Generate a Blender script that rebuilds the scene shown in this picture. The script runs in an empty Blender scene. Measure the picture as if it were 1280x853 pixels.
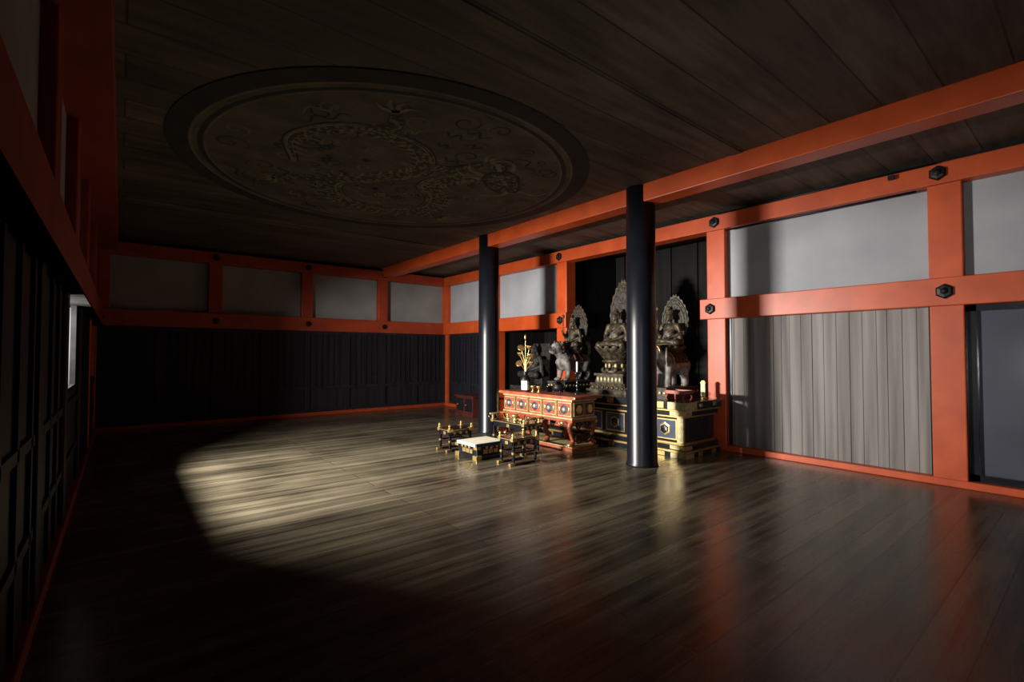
import bpy, bmesh, math, random
from mathutils import Vector, Matrix
random.seed(7)
sc = bpy.context.scene
try:
    sc.view_settings.view_transform = 'Standard'
except Exception: pass
COL = sc.collection

# ---------------------------------------------------------------- materials
def new_mat(name):
    m = bpy.data.materials.new(name); m.use_nodes = True
    nt = m.node_tree
    return m, nt, nt.nodes['Principled BSDF']

def mat(name, c1, c2=None, rough=.5, metal=0., scale=(4,4,4), detail=6, lo=.35, hi=.65, bump=0., bscale=None, coat=0., rvar=0., spec=.5):
    m, nt, p = new_mat(name)
    p.inputs['Roughness'].default_value = rough
    p.inputs['Metallic'].default_value = metal
    p.inputs['Coat Weight'].default_value = coat
    p.inputs['Coat Roughness'].default_value = .12
    p.inputs['Specular IOR Level'].default_value = spec
    if c2 is None: c2 = tuple(v*.75 for v in c1)
    tc = nt.nodes.new('ShaderNodeTexCoord'); mp = nt.nodes.new('ShaderNodeMapping')
    mp.inputs['Scale'].default_value = scale
    nt.links.new(tc.outputs['Object'], mp.inputs['Vector'])
    n = nt.nodes.new('ShaderNodeTexNoise'); n.inputs['Scale'].default_value = 1
    n.inputs['Detail'].default_value = detail
    nt.links.new(mp.outputs[0], n.inputs['Vector'])
    r = nt.nodes.new('ShaderNodeValToRGB')
    r.color_ramp.elements[0].position = lo; r.color_ramp.elements[1].position = hi
    r.color_ramp.elements[0].color = (*c1,1); r.color_ramp.elements[1].color = (*c2,1)
    nt.links.new(n.outputs['Fac'], r.inputs[0]); nt.links.new(r.outputs[0], p.inputs['Base Color'])
    if rvar:
        mr = nt.nodes.new('ShaderNodeMapRange')
        mr.inputs['To Min'].default_value = rough-rvar; mr.inputs['To Max'].default_value = rough+rvar
        nt.links.new(n.outputs['Fac'], mr.inputs[0]); nt.links.new(mr.outputs[0], p.inputs['Roughness'])
    if bump:
        b = nt.nodes.new('ShaderNodeBump'); b.inputs['Strength'].default_value = bump; b.inputs['Distance'].default_value = .01
        if bscale:
            mp2 = nt.nodes.new('ShaderNodeMapping'); mp2.inputs['Scale'].default_value = bscale
            nt.links.new(tc.outputs['Object'], mp2.inputs['Vector'])
            n2 = nt.nodes.new('ShaderNodeTexNoise'); n2.inputs['Scale'].default_value = 1; n2.inputs['Detail'].default_value = 4
            nt.links.new(mp2.outputs[0], n2.inputs['Vector']); nt.links.new(n2.outputs['Fac'], b.inputs['Height'])
        else:
            nt.links.new(n.outputs['Fac'], b.inputs['Height'])
        nt.links.new(b.outputs[0], p.inputs['Normal'])
    return m

def plank_mat(name, dark, light, seam, bw, rh, rough, streak, lo, hi, bump=.25, rvar=.1, c1=.72, c2=1.12, det=8, mort=.004):
    m, nt, p = new_mat(name)
    tc = nt.nodes.new('ShaderNodeTexCoord')
    br = nt.nodes.new('ShaderNodeTexBrick')
    br.inputs['Scale'].default_value = 1; br.inputs['Brick Width'].default_value = bw
    br.inputs['Row Height'].default_value = rh; br.inputs['Mortar Size'].default_value = mort
    br.inputs['Mortar Smooth'].default_value = .2
    br.inputs['Color1'].default_value = (c1,c1,c1,1); br.inputs['Color2'].default_value = (c2,c2,c2,1)
    br.inputs['Mortar'].default_value = (*[seam]*3,1); br.offset = .37
    nt.links.new(tc.outputs['Object'], br.inputs['Vector'])
    mp = nt.nodes.new('ShaderNodeMapping'); mp.inputs['Scale'].default_value = streak
    nt.links.new(tc.outputs['Object'], mp.inputs['Vector'])
    n = nt.nodes.new('ShaderNodeTexNoise'); n.inputs['Scale'].default_value = 1; n.inputs['Detail'].default_value = det
    n.inputs['Roughness'].default_value = .6
    nt.links.new(mp.outputs[0], n.inputs['Vector'])
    n2 = nt.nodes.new('ShaderNodeTexNoise'); n2.inputs['Scale'].default_value = 1.1; n2.inputs['Detail'].default_value = 3
    nt.links.new(tc.outputs['Object'], n2.inputs['Vector'])
    ad = nt.nodes.new('ShaderNodeMath'); ad.operation = 'MULTIPLY_ADD'
    nt.links.new(n2.outputs['Fac'], ad.inputs[0]); ad.inputs[1].default_value = .5
    nt.links.new(n.outputs['Fac'], ad.inputs[2])
    sb = nt.nodes.new('ShaderNodeMath'); sb.operation = 'SUBTRACT'; sb.inputs[1].default_value = .25
    nt.links.new(ad.outputs[0], sb.inputs[0])
    r = nt.nodes.new('ShaderNodeValToRGB')
    r.color_ramp.elements[0].position = lo; r.color_ramp.elements[1].position = hi
    r.color_ramp.elements[0].color = (*dark,1); r.color_ramp.elements[1].color = (*light,1)
    nt.links.new(sb.outputs[0], r.inputs[0])
    mx = nt.nodes.new('ShaderNodeMix'); mx.data_type = 'RGBA'; mx.blend_type = 'MULTIPLY'; mx.inputs[0].default_value = 1
    nt.links.new(r.outputs[0], mx.inputs[6]); nt.links.new(br.outputs['Color'], mx.inputs[7])
    nt.links.new(mx.outputs[2], p.inputs['Base Color'])
    mr = nt.nodes.new('ShaderNodeMapRange'); mr.inputs['From Min'].default_value=.3; mr.inputs['From Max'].default_value=.7
    mr.inputs['To Min'].default_value = rough-rvar; mr.inputs['To Max'].default_value = rough+rvar
    nt.links.new(sb.outputs[0], mr.inputs[0]); nt.links.new(mr.outputs[0], p.inputs['Roughness'])
    b = nt.nodes.new('ShaderNodeBump'); b.inputs['Strength'].default_value = bump; b.inputs['Distance'].default_value = .006
    am = nt.nodes.new('ShaderNodeMath'); am.operation = 'MULTIPLY_ADD'; am.inputs[1].default_value = -1.5
    nt.links.new(br.outputs['Fac'], am.inputs[0]); nt.links.new(n.outputs['Fac'], am.inputs[2])
    nt.links.new(am.outputs[0], b.inputs['Height']); nt.links.new(b.outputs[0], p.inputs['Normal'])
    return m

M = {}
M['floor'] = plank_mat('floor_boards', (.022,.017,.011), (.19,.158,.104), .25, 3.6, .22, .26, (.45,9,1), .30, .80, .12, .06, .62,1.15,5,.005)
M['ceiling'] = plank_mat('ceiling_boards', (.042,.032,.023), (.125,.10,.070), .22, 9., .42, .7, (1.2,9,1), .33, .68, .2, .05, .7,1.15,8,.008)
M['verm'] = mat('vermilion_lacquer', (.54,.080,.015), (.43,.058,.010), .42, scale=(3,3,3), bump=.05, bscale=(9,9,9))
M['vermD'] = mat('vermilion_deep_shade', (.27,.032,.010), (.19,.022,.008), .5, scale=(3,3,3), bump=.05, bscale=(9,9,9))  # darker copy of the vermilion, the left wall's shade put into the colour
M['vermM'] = mat('vermilion_half_shade', (.37,.045,.012), (.27,.033,.009), .48, scale=(3,3,3), bump=.05, bscale=(9,9,9))  # back wall posts and rails: their dimness painted in as a darker vermilion
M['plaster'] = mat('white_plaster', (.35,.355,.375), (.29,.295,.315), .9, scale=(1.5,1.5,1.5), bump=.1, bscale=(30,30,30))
M['plasterD'] = mat('white_plaster_in_shade', (.27,.262,.25), (.21,.205,.195), .9, scale=(1.5,1.5,1.5), bump=.1, bscale=(30,30,30))  # toned-down plaster copy, shade of the back and left walls in the colour
M['black'] = mat('black_lacquer', (.006,.006,.009), (.010,.010,.014), .22, scale=(3,3,3), coat=.3, bump=.02)
M['colblk'] = mat('column_black_lacquer', (.005,.0055,.008), (.008,.009,.013), .34, scale=(3,3,1.5), bump=.03, spec=.35)
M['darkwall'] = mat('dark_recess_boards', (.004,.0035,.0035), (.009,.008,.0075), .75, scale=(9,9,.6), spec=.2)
M['flatblack'] = mat('bounce_absorbing_black', (.003,.003,.003), (.005,.005,.005), 1., spec=.0)  # dead black so window frames and the added lintel strip swallow lamp bounce
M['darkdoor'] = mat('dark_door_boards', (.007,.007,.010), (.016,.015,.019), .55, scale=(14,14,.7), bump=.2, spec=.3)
M['weather'] = mat('weathered_planks', (.095,.080,.073), (.28,.25,.232), .62, scale=(9,9,.35), detail=7, lo=.30, hi=.74, bump=.2)
M['glasspanel'] = mat('polished_dark_panel', (.075,.075,.095), (.10,.10,.125), .16, scale=(1,1,1))
M['gold'] = mat('gilt_metal', (.75,.52,.20), (.55,.36,.12), .33, .85, scale=(14,14,14), bump=.15, rvar=.08)
M['palegold'] = mat('pale_gilding', (.56,.46,.25), (.34,.27,.12), .45, .35, scale=(18,18,18), bump=.25)
M['bronze'] = mat('aged_gilt_wood', (.020,.016,.011), (.13,.09,.047), .5, .3, scale=(16,16,16), lo=.38, hi=.75, bump=.3)
M['bronzeD'] = mat('dark_aged_wood', (.016,.013,.011), (.050,.042,.034), .6, .1, scale=(14,14,14), bump=.3)
M['beast'] = mat('aged_white_paint', (.09,.078,.068), (.33,.295,.265), .6, scale=(12,12,12), lo=.32, hi=.64, bump=.25)
M['redwood'] = mat('red_altar_lacquer', (.36,.085,.035), (.20,.045,.022), .42, scale=(7,7,7), bump=.1)
M['darkred'] = mat('dark_red_lacquer', (.07,.014,.010), (.045,.010,.008), .4)
M['cream'] = mat('tatami_cream', (.70,.64,.50), (.56,.50,.36), .85, scale=(6,80,6), bump=.2)
M['white'] = mat('candle_wax', (.80,.79,.76), (.72,.71,.68), .5)
M['blue'] = mat('blue_enamel', (.03,.045,.10), (.02,.03,.07), .35)
M['iron'] = mat('dark_iron', (.012,.012,.014), (.024,.023,.024), .45, .6, bump=.1)
M['paint'] = plank_mat('ceiling_painting_ground', (.036,.031,.023), (.115,.097,.068), .35, 9., .42, .75, (2.2,3.5,1), .30, .70, .0, .05,.85,1.1)
M['ink'] = mat('ink_lines', (.013,.012,.010), (.022,.020,.016), .8)
def scale_mat():
    m, nt, p = new_mat('dragon_scales'); p.inputs['Roughness'].default_value=.8
    tc = nt.nodes.new('ShaderNodeTexCoord'); v = nt.nodes.new('ShaderNodeTexVoronoi'); v.inputs['Scale'].default_value=17
    nt.links.new(tc.outputs['Object'], v.inputs['Vector'])
    r = nt.nodes.new('ShaderNodeValToRGB'); r.color_ramp.elements[0].position=.1; r.color_ramp.elements[1].position=.6
    r.color_ramp.elements[0].color=(.20,.185,.105,1); r.color_ramp.elements[1].color=(.022,.026,.017,1)
    nt.links.new(v.outputs['Distance'], r.inputs[0]); nt.links.new(r.outputs[0], p.inputs['Base Color'])
    return m
M['scale'] = scale_mat()
M['paleink'] = mat('pale_pigment', (.22,.185,.11), (.11,.095,.055), .8, scale=(6,6,6))
M['rimline'] = mat('rim_pigment', (.17,.14,.09), (.09,.075,.05), .8, scale=(3,3,3))
M['ground'] = mat('outside_gravel', (.20,.19,.18), (.15,.14,.13), .9, scale=(10,10,10))

# ---------------------------------------------------------------- mesh builder
class B:
    def __init__(s): s.v=[]; s.f=[]; s.m=[]; s.sm=[]; s.mats=[]; s.T=Matrix.Identity(4)
    def mi(s,k):
        if k not in s.mats: s.mats.append(k)
        return s.mats.index(k)
    def add(s,vs,fs,k,smooth=False):
        o=len(s.v); i=s.mi(k)
        s.v += [tuple(s.T@Vector(p)) for p in vs]
        for f in fs: s.f.append([a+o for a in f]); s.m.append(i); s.sm.append(smooth)
    def box(s,x0,x1,y0,y1,z0,z1,k):
        s.add([(x0,y0,z0),(x1,y0,z0),(x1,y1,z0),(x0,y1,z0),(x0,y0,z1),(x1,y0,z1),(x1,y1,z1),(x0,y1,z1)],
              [(0,3,2,1),(4,5,6,7),(0,1,5,4),(1,2,6,5),(2,3,7,6),(3,0,4,7)],k)
    def cbox(s,c,d,k): s.box(c[0]-d[0]/2,c[0]+d[0]/2,c[1]-d[1]/2,c[1]+d[1]/2,c[2]-d[2]/2,c[2]+d[2]/2,k)
    def frustum(s,c,w0,d0,w1,d1,z0,z1,k):
        x,y=c
        a=[(x-w0/2,y-d0/2,z0),(x+w0/2,y-d0/2,z0),(x+w0/2,y+d0/2,z0),(x-w0/2,y+d0/2,z0)]
        b=[(x-w1/2,y-d1/2,z1),(x+w1/2,y-d1/2,z1),(x+w1/2,y+d1/2,z1),(x-w1/2,y+d1/2,z1)]
        s.add(a+b,[(0,3,2,1),(4,5,6,7),(0,1,5,4),(1,2,6,5),(2,3,7,6),(3,0,4,7)],k)
    def lathe(s,prof,c,k,seg=24,smooth=True,axis=None):
        vs=[];fs=[]
        R=Matrix.Identity(3)
        if axis is not None: R=Vector((0,0,1)).rotation_difference(Vector(axis)).to_matrix()
        for r,z in prof:
            for i in range(seg):
                a=2*math.pi*i/seg; p=R@Vector((r*math.cos(a),r*math.sin(a),z)); vs.append((p.x+c[0],p.y+c[1],p.z+c[2]))
        n=len(prof)
        for j in range(n-1):
            for i in range(seg):
                a=j*seg+i; b=j*seg+(i+1)%seg
                fs.append((a,b,b+seg,a+seg))
        fs.append(tuple(reversed(range(seg)))); fs.append(tuple(range((n-1)*seg,n*seg)))
        s.add(vs,fs,k,smooth)
    def ell(s,c,r,k,seg=14,rings=9,rot=None,smooth=True):
        vs=[];fs=[]
        R=rot if rot is not None else Matrix.Identity(3)
        for j in range(1,rings):
            t=math.pi*j/rings
            for i in range(seg):
                a=2*math.pi*i/seg
                p=R@Vector((r[0]*math.sin(t)*math.cos(a),r[1]*math.sin(t)*math.sin(a),r[2]*math.cos(t)))
                vs.append((p.x+c[0],p.y+c[1],p.z+c[2]))
        pt=R@Vector((0,0,r[2])); pb=R@Vector((0,0,-r[2]))
        vs.append((pt.x+c[0],pt.y+c[1],pt.z+c[2])); vs.append((pb.x+c[0],pb.y+c[1],pb.z+c[2]))
        N=(rings-1)*seg
        for j in range(rings-2):
            for i in range(seg):
                a=j*seg+i;b=j*seg+(i+1)%seg
                fs.append((a,a+seg,b+seg,b))
        for i in range(seg):
            fs.append((N,i,(i+1)%seg)); a=(rings-2)*seg
            fs.append((N+1,a+(i+1)%seg,a+i))
        s.add(vs,fs,k,smooth)
    def tube(s,pts,rad,k,seg=10,smooth=True,caps=True):
        pts=[Vector(p) for p in pts]; n=len(pts)
        if not hasattr(rad,'__len__'): rad=[rad]*n
        vs=[];fs=[]; up=None
        for i,p in enumerate(pts):
            t=(pts[min(i+1,n-1)]-pts[max(i-1,0)]).normalized()
            if up is None:
                up=Vector((0,0,1)) if abs(t.z)<.9 else Vector((0,1,0))
            x=up.cross(t); 
            if x.length<1e-4: x=Vector((1,0,0)).cross(t)
            x.normalize(); y=t.cross(x).normalized(); up=y
            for j in range(seg):
                a=2*math.pi*j/seg; q=p+(x*math.cos(a)+y*math.sin(a))*rad[i]; vs.append(tuple(q))
        for i in range(n-1):
            for j in range(seg):
                a=i*seg+j;b=i*seg+(j+1)%seg; fs.append((a,b,b+seg,a+seg))
        if caps: fs.append(tuple(reversed(range(seg)))); fs.append(tuple(range((n-1)*seg,n*seg)))
        s.add(vs,fs,k,smooth)
    def limb(s,pts,rad,k,seg=12):
        s.tube(pts,rad,k,seg)
        for p,r in zip(pts,rad): s.ell(p,(r,r,r),k,12,8)
    def plate(s,poly,x0,x1,k):   # polygon in (y,z) extruded in x
        n=len(poly)
        vs=[(x0,p[0],p[1]) for p in poly]+[(x1,p[0],p[1]) for p in poly]
        fs=[tuple(range(n)),tuple(reversed(range(n,2*n)))]+[(i,(i+1)%n,(i+1)%n+n,i+n) for i in range(n)]
        s.add(vs,fs,k)
    def ribbon(s,pts,wid,z,k):   # flat strip in XY at z
        n=len(pts);vs=[];fs=[]
        if not hasattr(wid,'__len__'): wid=[wid]*n
        for i in range(n):
            a=Vector(pts[max(i-1,0)]);b=Vector(pts[min(i+1,n-1)]);t=(b-a).normalized();nn=Vector((-t.y,t.x))
            p=Vector(pts[i]); q=p+nn*wid[i]/2;r=p-nn*wid[i]/2
            vs+=[(q.x,q.y,z),(r.x,r.y,z)]
        for i in range(n-1): fs.append((2*i,2*i+1,2*i+3,2*i+2))
        s.add(vs,fs,k)
    def obj(s,name,parent=None,loc=(0,0,0),bevel=0.,remesh=0.,rotz=0,recalc=True):
        me=bpy.data.meshes.new(name); me.from_pydata(s.v,[],s.f)
        for k in s.mats: me.materials.append(M[k])
        me.polygons.foreach_set('material_index',s.m); me.polygons.foreach_set('use_smooth',s.sm)
        me.update()
        if recalc:
            bm=bmesh.new(); bm.from_mesh(me); bmesh.ops.recalc_face_normals(bm,faces=bm.faces); bm.to_mesh(me); bm.free()
        o=bpy.data.objects.new(name,me); COL.objects.link(o); o.location=loc; o.rotation_euler[2]=rotz
        if parent: o.parent=parent
        if bevel:
            md=o.modifiers.new('bevel','BEVEL'); md.width=bevel; md.segments=2; md.limit_method='ANGLE'
        if remesh:
            md=o.modifiers.new('remesh','REMESH'); md.mode='VOXEL'; md.voxel_size=remesh; md.use_smooth_shade=True
            md=o.modifiers.new('smooth','SMOOTH'); md.factor=.5; md.iterations=3
        return o
def empty(name,loc=(0,0,0),rotz=0):
    e=bpy.data.objects.new(name,None); COL.objects.link(e); e.location=loc; e.rotation_euler[2]=rotz; e.empty_display_size=.2
    return e
def catmull(P,n=10):
    P=[Vector(p) for p in P]; out=[]
    Q=[P[0]*2-P[1]]+P+[P[-1]*2-P[-2]]
    for i in range(1,len(Q)-2):
        for j in range(n):
            t=j/n; a,b,c,d=Q[i-1],Q[i],Q[i+1],Q[i+2]
            out.append(.5*((2*b)+(c-a)*t+(2*a-5*b+4*c-d)*t*t+(3*b-a-3*c+d)*t**3))
    out.append(P[-1]); return out

# ---------------------------------------------------------------- dimensions
XL=-.36; XR=7.42; YB=12.27; YF=-2.4
ZC=3.76; Z_R0,Z_R1=2.04,2.36; Z_T0,Z_T1=3.44,3.68
PF=7.30   # right post front face

# floor / ceiling
b=B(); b.box(XL-.3,9.3,YF-.2,YB+.3,-.12,0,'floor'); b.obj('floor')
b=B(); b.box(XL-.3,9.3,YF-.2,YB+.3,ZC,ZC+.12,'ceiling')
# broad battens of the ceiling
for y in (2.6,8.9,): b.box(XL,5.37,y-.05,y+.05,ZC-.015,ZC,'ceiling')
b.obj('ceiling')

# ceiling dragon painting (paint layers are practically flush with the boards)
CX,CY,R=2.75,5.75,2.42
e=empty('dragon_ceiling_painting',(CX,CY,ZC))
b=B()
def disc(b,r0,r1,z,k,seg=96):
    vs=[];fs=[]
    for i in range(seg):
        a=2*math.pi*i/seg; vs+=[(r0*math.cos(a),r0*math.sin(a),z),(r1*math.cos(a),r1*math.sin(a),z)]
    for i in range(seg):
        j=(i+1)%seg; fs.append((2*i,2*i+1,2*j+1,2*j))
    b.add(vs,fs,k)
disc(b,.001,R,-.0100,'paint')
o=b.obj('painted_disc',e,recalc=False)
b=B()
disc(b,R-.17,R+.03,-.0104,'ink'); disc(b,R-.30,R-.25,-.0104,'ink'); disc(b,R-.20,R-.175,-.0106,'rimline'); disc(b,R-.325,R-.308,-.0106,'rimline')
o=b.obj('ring_border',e,recalc=False)
b=B()
S=1.95
path=[(-.62,.10),(-.72,-.25),(-.50,-.55),(-.12,-.52),(.05,-.22),(-.12,.08),(-.32,.32),(-.18,.62),(.18,.72),(.46,.50),(.40,.18),(.22,-.02),(.30,-.30),(.52,-.42)]
pp=[Vector((x*S,y*S)) for x,y in path]; pc=catmull([(p.x,p.y,0) for p in pp],10); pc=[Vector((p.x,p.y)) for p in pc]
n=len(pc); wd=[.04+.28*min(1,(i/n)*2.2)*(1-.25*(i/n)) for i in range(n)]
b.ribbon(pc,[w+.07 for w in wd],-.0130,'ink'); b.ribbon(pc,[w+.02 for w in wd],-.0132,'paleink'); b.ribbon(pc,wd,-.0134,'scale')
b.ribbon([pc[i]-Vector((-(pc[min(i+1,n-1)]-pc[max(i-1,0)]).normalized().y,(pc[min(i+1,n-1)]-pc[max(i-1,0)]).normalized().x))*wd[i]*.28 for i in range(n)],.022,-.0136,'paleink')
for i in range(4,n-4,2):
    t=(pc[i+1]-pc[i-1]).normalized(); nn=Vector((-t.y,t.x)); p=pc[i]+nn*wd[i]*.5
    q=p+nn*.11-t*.07; a=p+t*.035; c=p-t*.035
    b.add([(a.x,a.y,-.0137),(c.x,c.y,-.0137),(q.x,q.y,-.0137)],[(0,1,2)],'paleink')
def flat(poly,z,k,o=(0,0),sc_=1,rot=0):
    vs=[]
    for x,y in poly:
        X=x*math.cos(rot)-y*math.sin(rot); Y=x*math.sin(rot)+y*math.cos(rot); vs.append((o[0]+X*sc_,o[1]+Y*sc_,z))
    b.add(vs,[tuple(range(len(vs)))],k)
H=(.56*S,-.40*S); ra=math.radians(35)
flat([(-.30,-.20),(-.1,-.26),(.15,-.2),(.36,-.16),(.46,-.05),(.40,.04),(.2,.02),(.30,.10),(.40,.12),(.36,.2),(.1,.24),(-.2,.2),(-.34,.05)],-.0144,'ink',H,1.05,ra)
flat([(-.26,-.16),(-.1,-.22),(.15,-.17),(.34,-.13),(.42,-.05),(.36,.0),(.12,.0),(.26,.11),(.34,.13),(.3,.17),(.1,.2),(-.17,.16),(-.28,.04)],-.0146,'scale',H,1.05,ra)
flat([(.02,-.14),(.1,-.16),(.12,-.1),(.05,-.08)],-.0148,'ink',H,1.05,ra)
for j in range(4): flat([(-.2+.09*j,-.02),(-.17+.09*j,-.06),(-.13+.09*j,-.02),(-.17+.09*j,0)],-.0148,'paleink',H,1.05,ra)
for (x0,y0,x1,y1,x2,y2) in [(-.2,-.18,-.5,-.32,-.75,-.22),(-.22,-.05,-.55,-.12,-.8,.02),(.4,-.1,.7,-.3,.6,-.6),(.4,.0,.55,.2,.45,.5),(-.25,.12,-.5,.25,-.7,.2),(-.15,.18,-.35,.4,-.6,.42)]:
    P=[]
    for x,y in ((x0,y0),(x1,y1),(x2,y2)):
        P.append((H[0]+(x*math.cos(ra)-y*math.sin(ra))*.95,H[1]+(x*math.sin(ra)+y*math.cos(ra))*.95,0))
    c=catmull(P,8); b.ribbon([Vector((p.x,p.y)) for p in c],[.07*(1-i/len(c))+.008 for i in range(len(c))],-.0142,'paleink')
for (x,y,dx,dy) in [(-.40,-.56,.0,-.26),(.0,-.30,.30,-.30),(-.28,.35,-.36,.12),(.40,.50,.28,.12)]:
    P=[(x*S,y*S,0),((x+dx*.5-dy*.2)*S,(y+dy*.5+dx*.2)*S,0),((x+dx)*S,(y+dy)*S,0)]
    c=[Vector((p.x,p.y)) for p in catmull(P,8)]
    b.ribbon(c,[.25*(1-.6*i/len(c)) for i in range(len(c))],-.0138,'ink'); b.ribbon(c,[.22*(1-.6*i/len(c)) for i in range(len(c))],-.0139,'scale')
    en=c[-1]; t=(c[-1]-c[-3]).normalized(); a0=math.atan2(t.y,t.x)
    for da in (-1.1,-.45,.2,.9):
        a=a0+da; m1=en+Vector((math.cos(a),math.sin(a)))*.15; m2=m1+Vector((math.cos(a+.7),math.sin(a+.7)))*.12
        b.ribbon([en,m1,m2],[.06,.045,.004],-.0141,'paleink')
random.seed(11)
for i in range(90):
    rr=R*.80*math.sqrt(random.random()); a=random.random()*6.28
    ox,oy=rr*math.cos(a),rr*math.sin(a); s0=random.uniform(.07,.20); ph=random.random()*6.28; sg=random.choice((-1,1))
    P=[Vector((ox+s0*(1-t/22)*math.cos(ph+sg*t*.42),oy+s0*(1-t/22)*math.sin(ph+sg*t*.42))) for t in range(20)]
    b.ribbon(P,[.008+.018*math.sin(math.pi*t/20) for t in range(20)],-.0108-.00001*i,('ink','ink','rimline')[i%3])
for i in range(80):
    a=random.random()*6.28; rr=R*random.uniform(.2,.82); da=random.uniform(.15,.4)
    P=[Vector(((rr+.05*math.sin(t*1.1+i))*math.cos(a+da*t/12),(rr+.05*math.sin(t*1.1+i))*math.sin(a+da*t/12))) for t in range(13)]
    b.ribbon(P,[.005+.03*math.sin(math.pi*t/12) for t in range(13)],-.0119-.00001*i,('ink','rimline')[i%2])
b.obj('dragon_figure',e,recalc=False)

# ---------------------------------------------------------------- hexagonal nail covers
def hexboss(b,c,r=.085,axis=(-1,0,0),k='iron'):
    b.lathe([(r,0),(r,.02),(r*.8,.035),(r*.45,.04),(r*.38,.065),(.012,.075)],c,k,6,False,axis)

# ---------------------------------------------------------------- right wall
wr=empty('wall_right')
posts=[-1.6,1.16,3.90,7.34,9.78,12.13]
b=B()
for y in posts: b.box(PF,PF+.28,y-.15,y+.15,0,Z_T0+.05,'verm')
b.obj('posts',wr,bevel=.012)
b=B()
# tie rails (mid rail interrupted at the altar bay), top rail, sill
b.box(7.22,7.5,YF,4.13,Z_R0,Z_R1,'verm'); b.box(7.22,7.5,7.14,YB,Z_R0,Z_R1,'verm')
b.box(7.24,7.5,YF,YB,Z_T0,Z_T1,'verm')
b.box(7.28,7.5,YF,3.75,0,.085,'verm'); b.box(7.28,7.5,7.49,YB,0,.085,'verm')
b.obj('rails',wr,bevel=.01)
b=B()
for y0,y1 in ((YF,1.01),(1.31,3.75),(7.49,9.63),(9.93,12.0)): b.box(XR,XR+.08,y0-.05,y1+.05,Z_R1-.02,Z_T0+.02,'plaster')
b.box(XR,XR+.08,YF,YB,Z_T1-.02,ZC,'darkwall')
b.obj('plaster_panels',wr)
b=B()
y=1.31; i=0
random.seed(3)
while y<3.75:
    w=random.choice((.11,.14,.17,.15)); y1=min(y+w,3.76)
    b.box(XR-.01-random.random()*.010,XR+.03,y+.001,y1-.002,.08,Z_R0+.01,'weather'); y=y1
o=b.obj('weathered_boards',wr,bevel=.004)
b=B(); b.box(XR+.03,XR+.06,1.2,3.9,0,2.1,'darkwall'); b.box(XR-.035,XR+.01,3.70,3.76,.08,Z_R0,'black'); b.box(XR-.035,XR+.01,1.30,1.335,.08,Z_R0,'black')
# polished door panel in the nearest bay
b.box(XR,XR+.05,YF,1.02,.08,Z_R0,'glasspanel')
for y in (.97,-.25,-1.4): b.box(XR-.05,XR,y-.045,y+.045,.08,Z_R0,'black')
b.box(XR-.05,XR,YF,1.01,.08,.16,'black'); b.box(XR-.05,XR,YF,1.01,Z_R0-.07,Z_R0,'black')
b.obj('black_framed_door',wr)
# lattice in last bay
def lattice(b,axis,a0,a1,z0,z1,d,k='darkdoor',n=2):
    # boards + frame + bars.  axis 'y' -> panel on plane x=d facing -x ; axis 'x' -> plane y=d facing -y
    def bx(u0,u1,w0,w1,p0,p1):
        if axis=='y': b.box(d-p1,d-p0,u0,u1,w0,w1,k)
        else: b.box(u0,u1,d-p1,d-p0,w0,w1,k)
    bx(a0,a1,z0,z1,-.03,0)
    L=(a1-a0)/n
    for i in range(n):
        u0=a0+i*L;u1=u0+L
        bx(u0,u0+.06,z0,z1,0,.045); bx(u1-.06,u1,z0,z1,0,.045)
        for z in (z0,z0+.55,z1-.07): bx(u0+.06,u1-.06,z,z+.07,0,.045)
        for j in range(1,7):
            z=z0+.62+(z1-z0-.7)*j/7; bx(u0+.06,u1-.06,z-.012,z+.012,0,.03)
        for j in range(1,6):
            u=u0+.06+(L-.12)*j/6; bx(u-.012,u+.012,z0+.62,z1-.07,0,.032)
b=B(); lattice(b,'y',9.93,11.98,.085,Z_R0,XR); b.obj('lattice_doors',wr)
b=B()
for y,z in ((3.88,Z_T0+.12),(3.95,2.2),(1.16,2.2),(1.20,Z_T0+.12),(7.34,Z_T0+.12),(7.3,2.2),(9.78,2.2),(9.78,Z_T0+.12)):
    hexboss(b,(7.235 if z>3 else 7.215,y,z))
b.obj('hexagonal_nail_covers',wr)
b=B()
b.tube([(7.27,3.7,Z_T0-.03),(7.27,1.4,Z_T0-.03)],.014,'iron',8); b.tube([(7.2,3.8,Z_T1-.01),(7.2,1.2,Z_T1-.01)],.012,'iron',8)
b.cbox((7.2,1.62,Z_T1-.06),(.05,.06,.05),'iron')
b.obj('electrical_conduit',wr)

# alcoves (recesses behind wall)
b=B()
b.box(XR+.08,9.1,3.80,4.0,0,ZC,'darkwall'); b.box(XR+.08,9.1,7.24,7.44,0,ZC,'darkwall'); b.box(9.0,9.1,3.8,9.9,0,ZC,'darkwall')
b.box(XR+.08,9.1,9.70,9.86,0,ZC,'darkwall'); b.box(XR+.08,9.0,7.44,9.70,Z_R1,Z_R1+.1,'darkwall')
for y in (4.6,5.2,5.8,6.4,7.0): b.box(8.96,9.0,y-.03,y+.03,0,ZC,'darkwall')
b.obj('wall_alcove')

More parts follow.
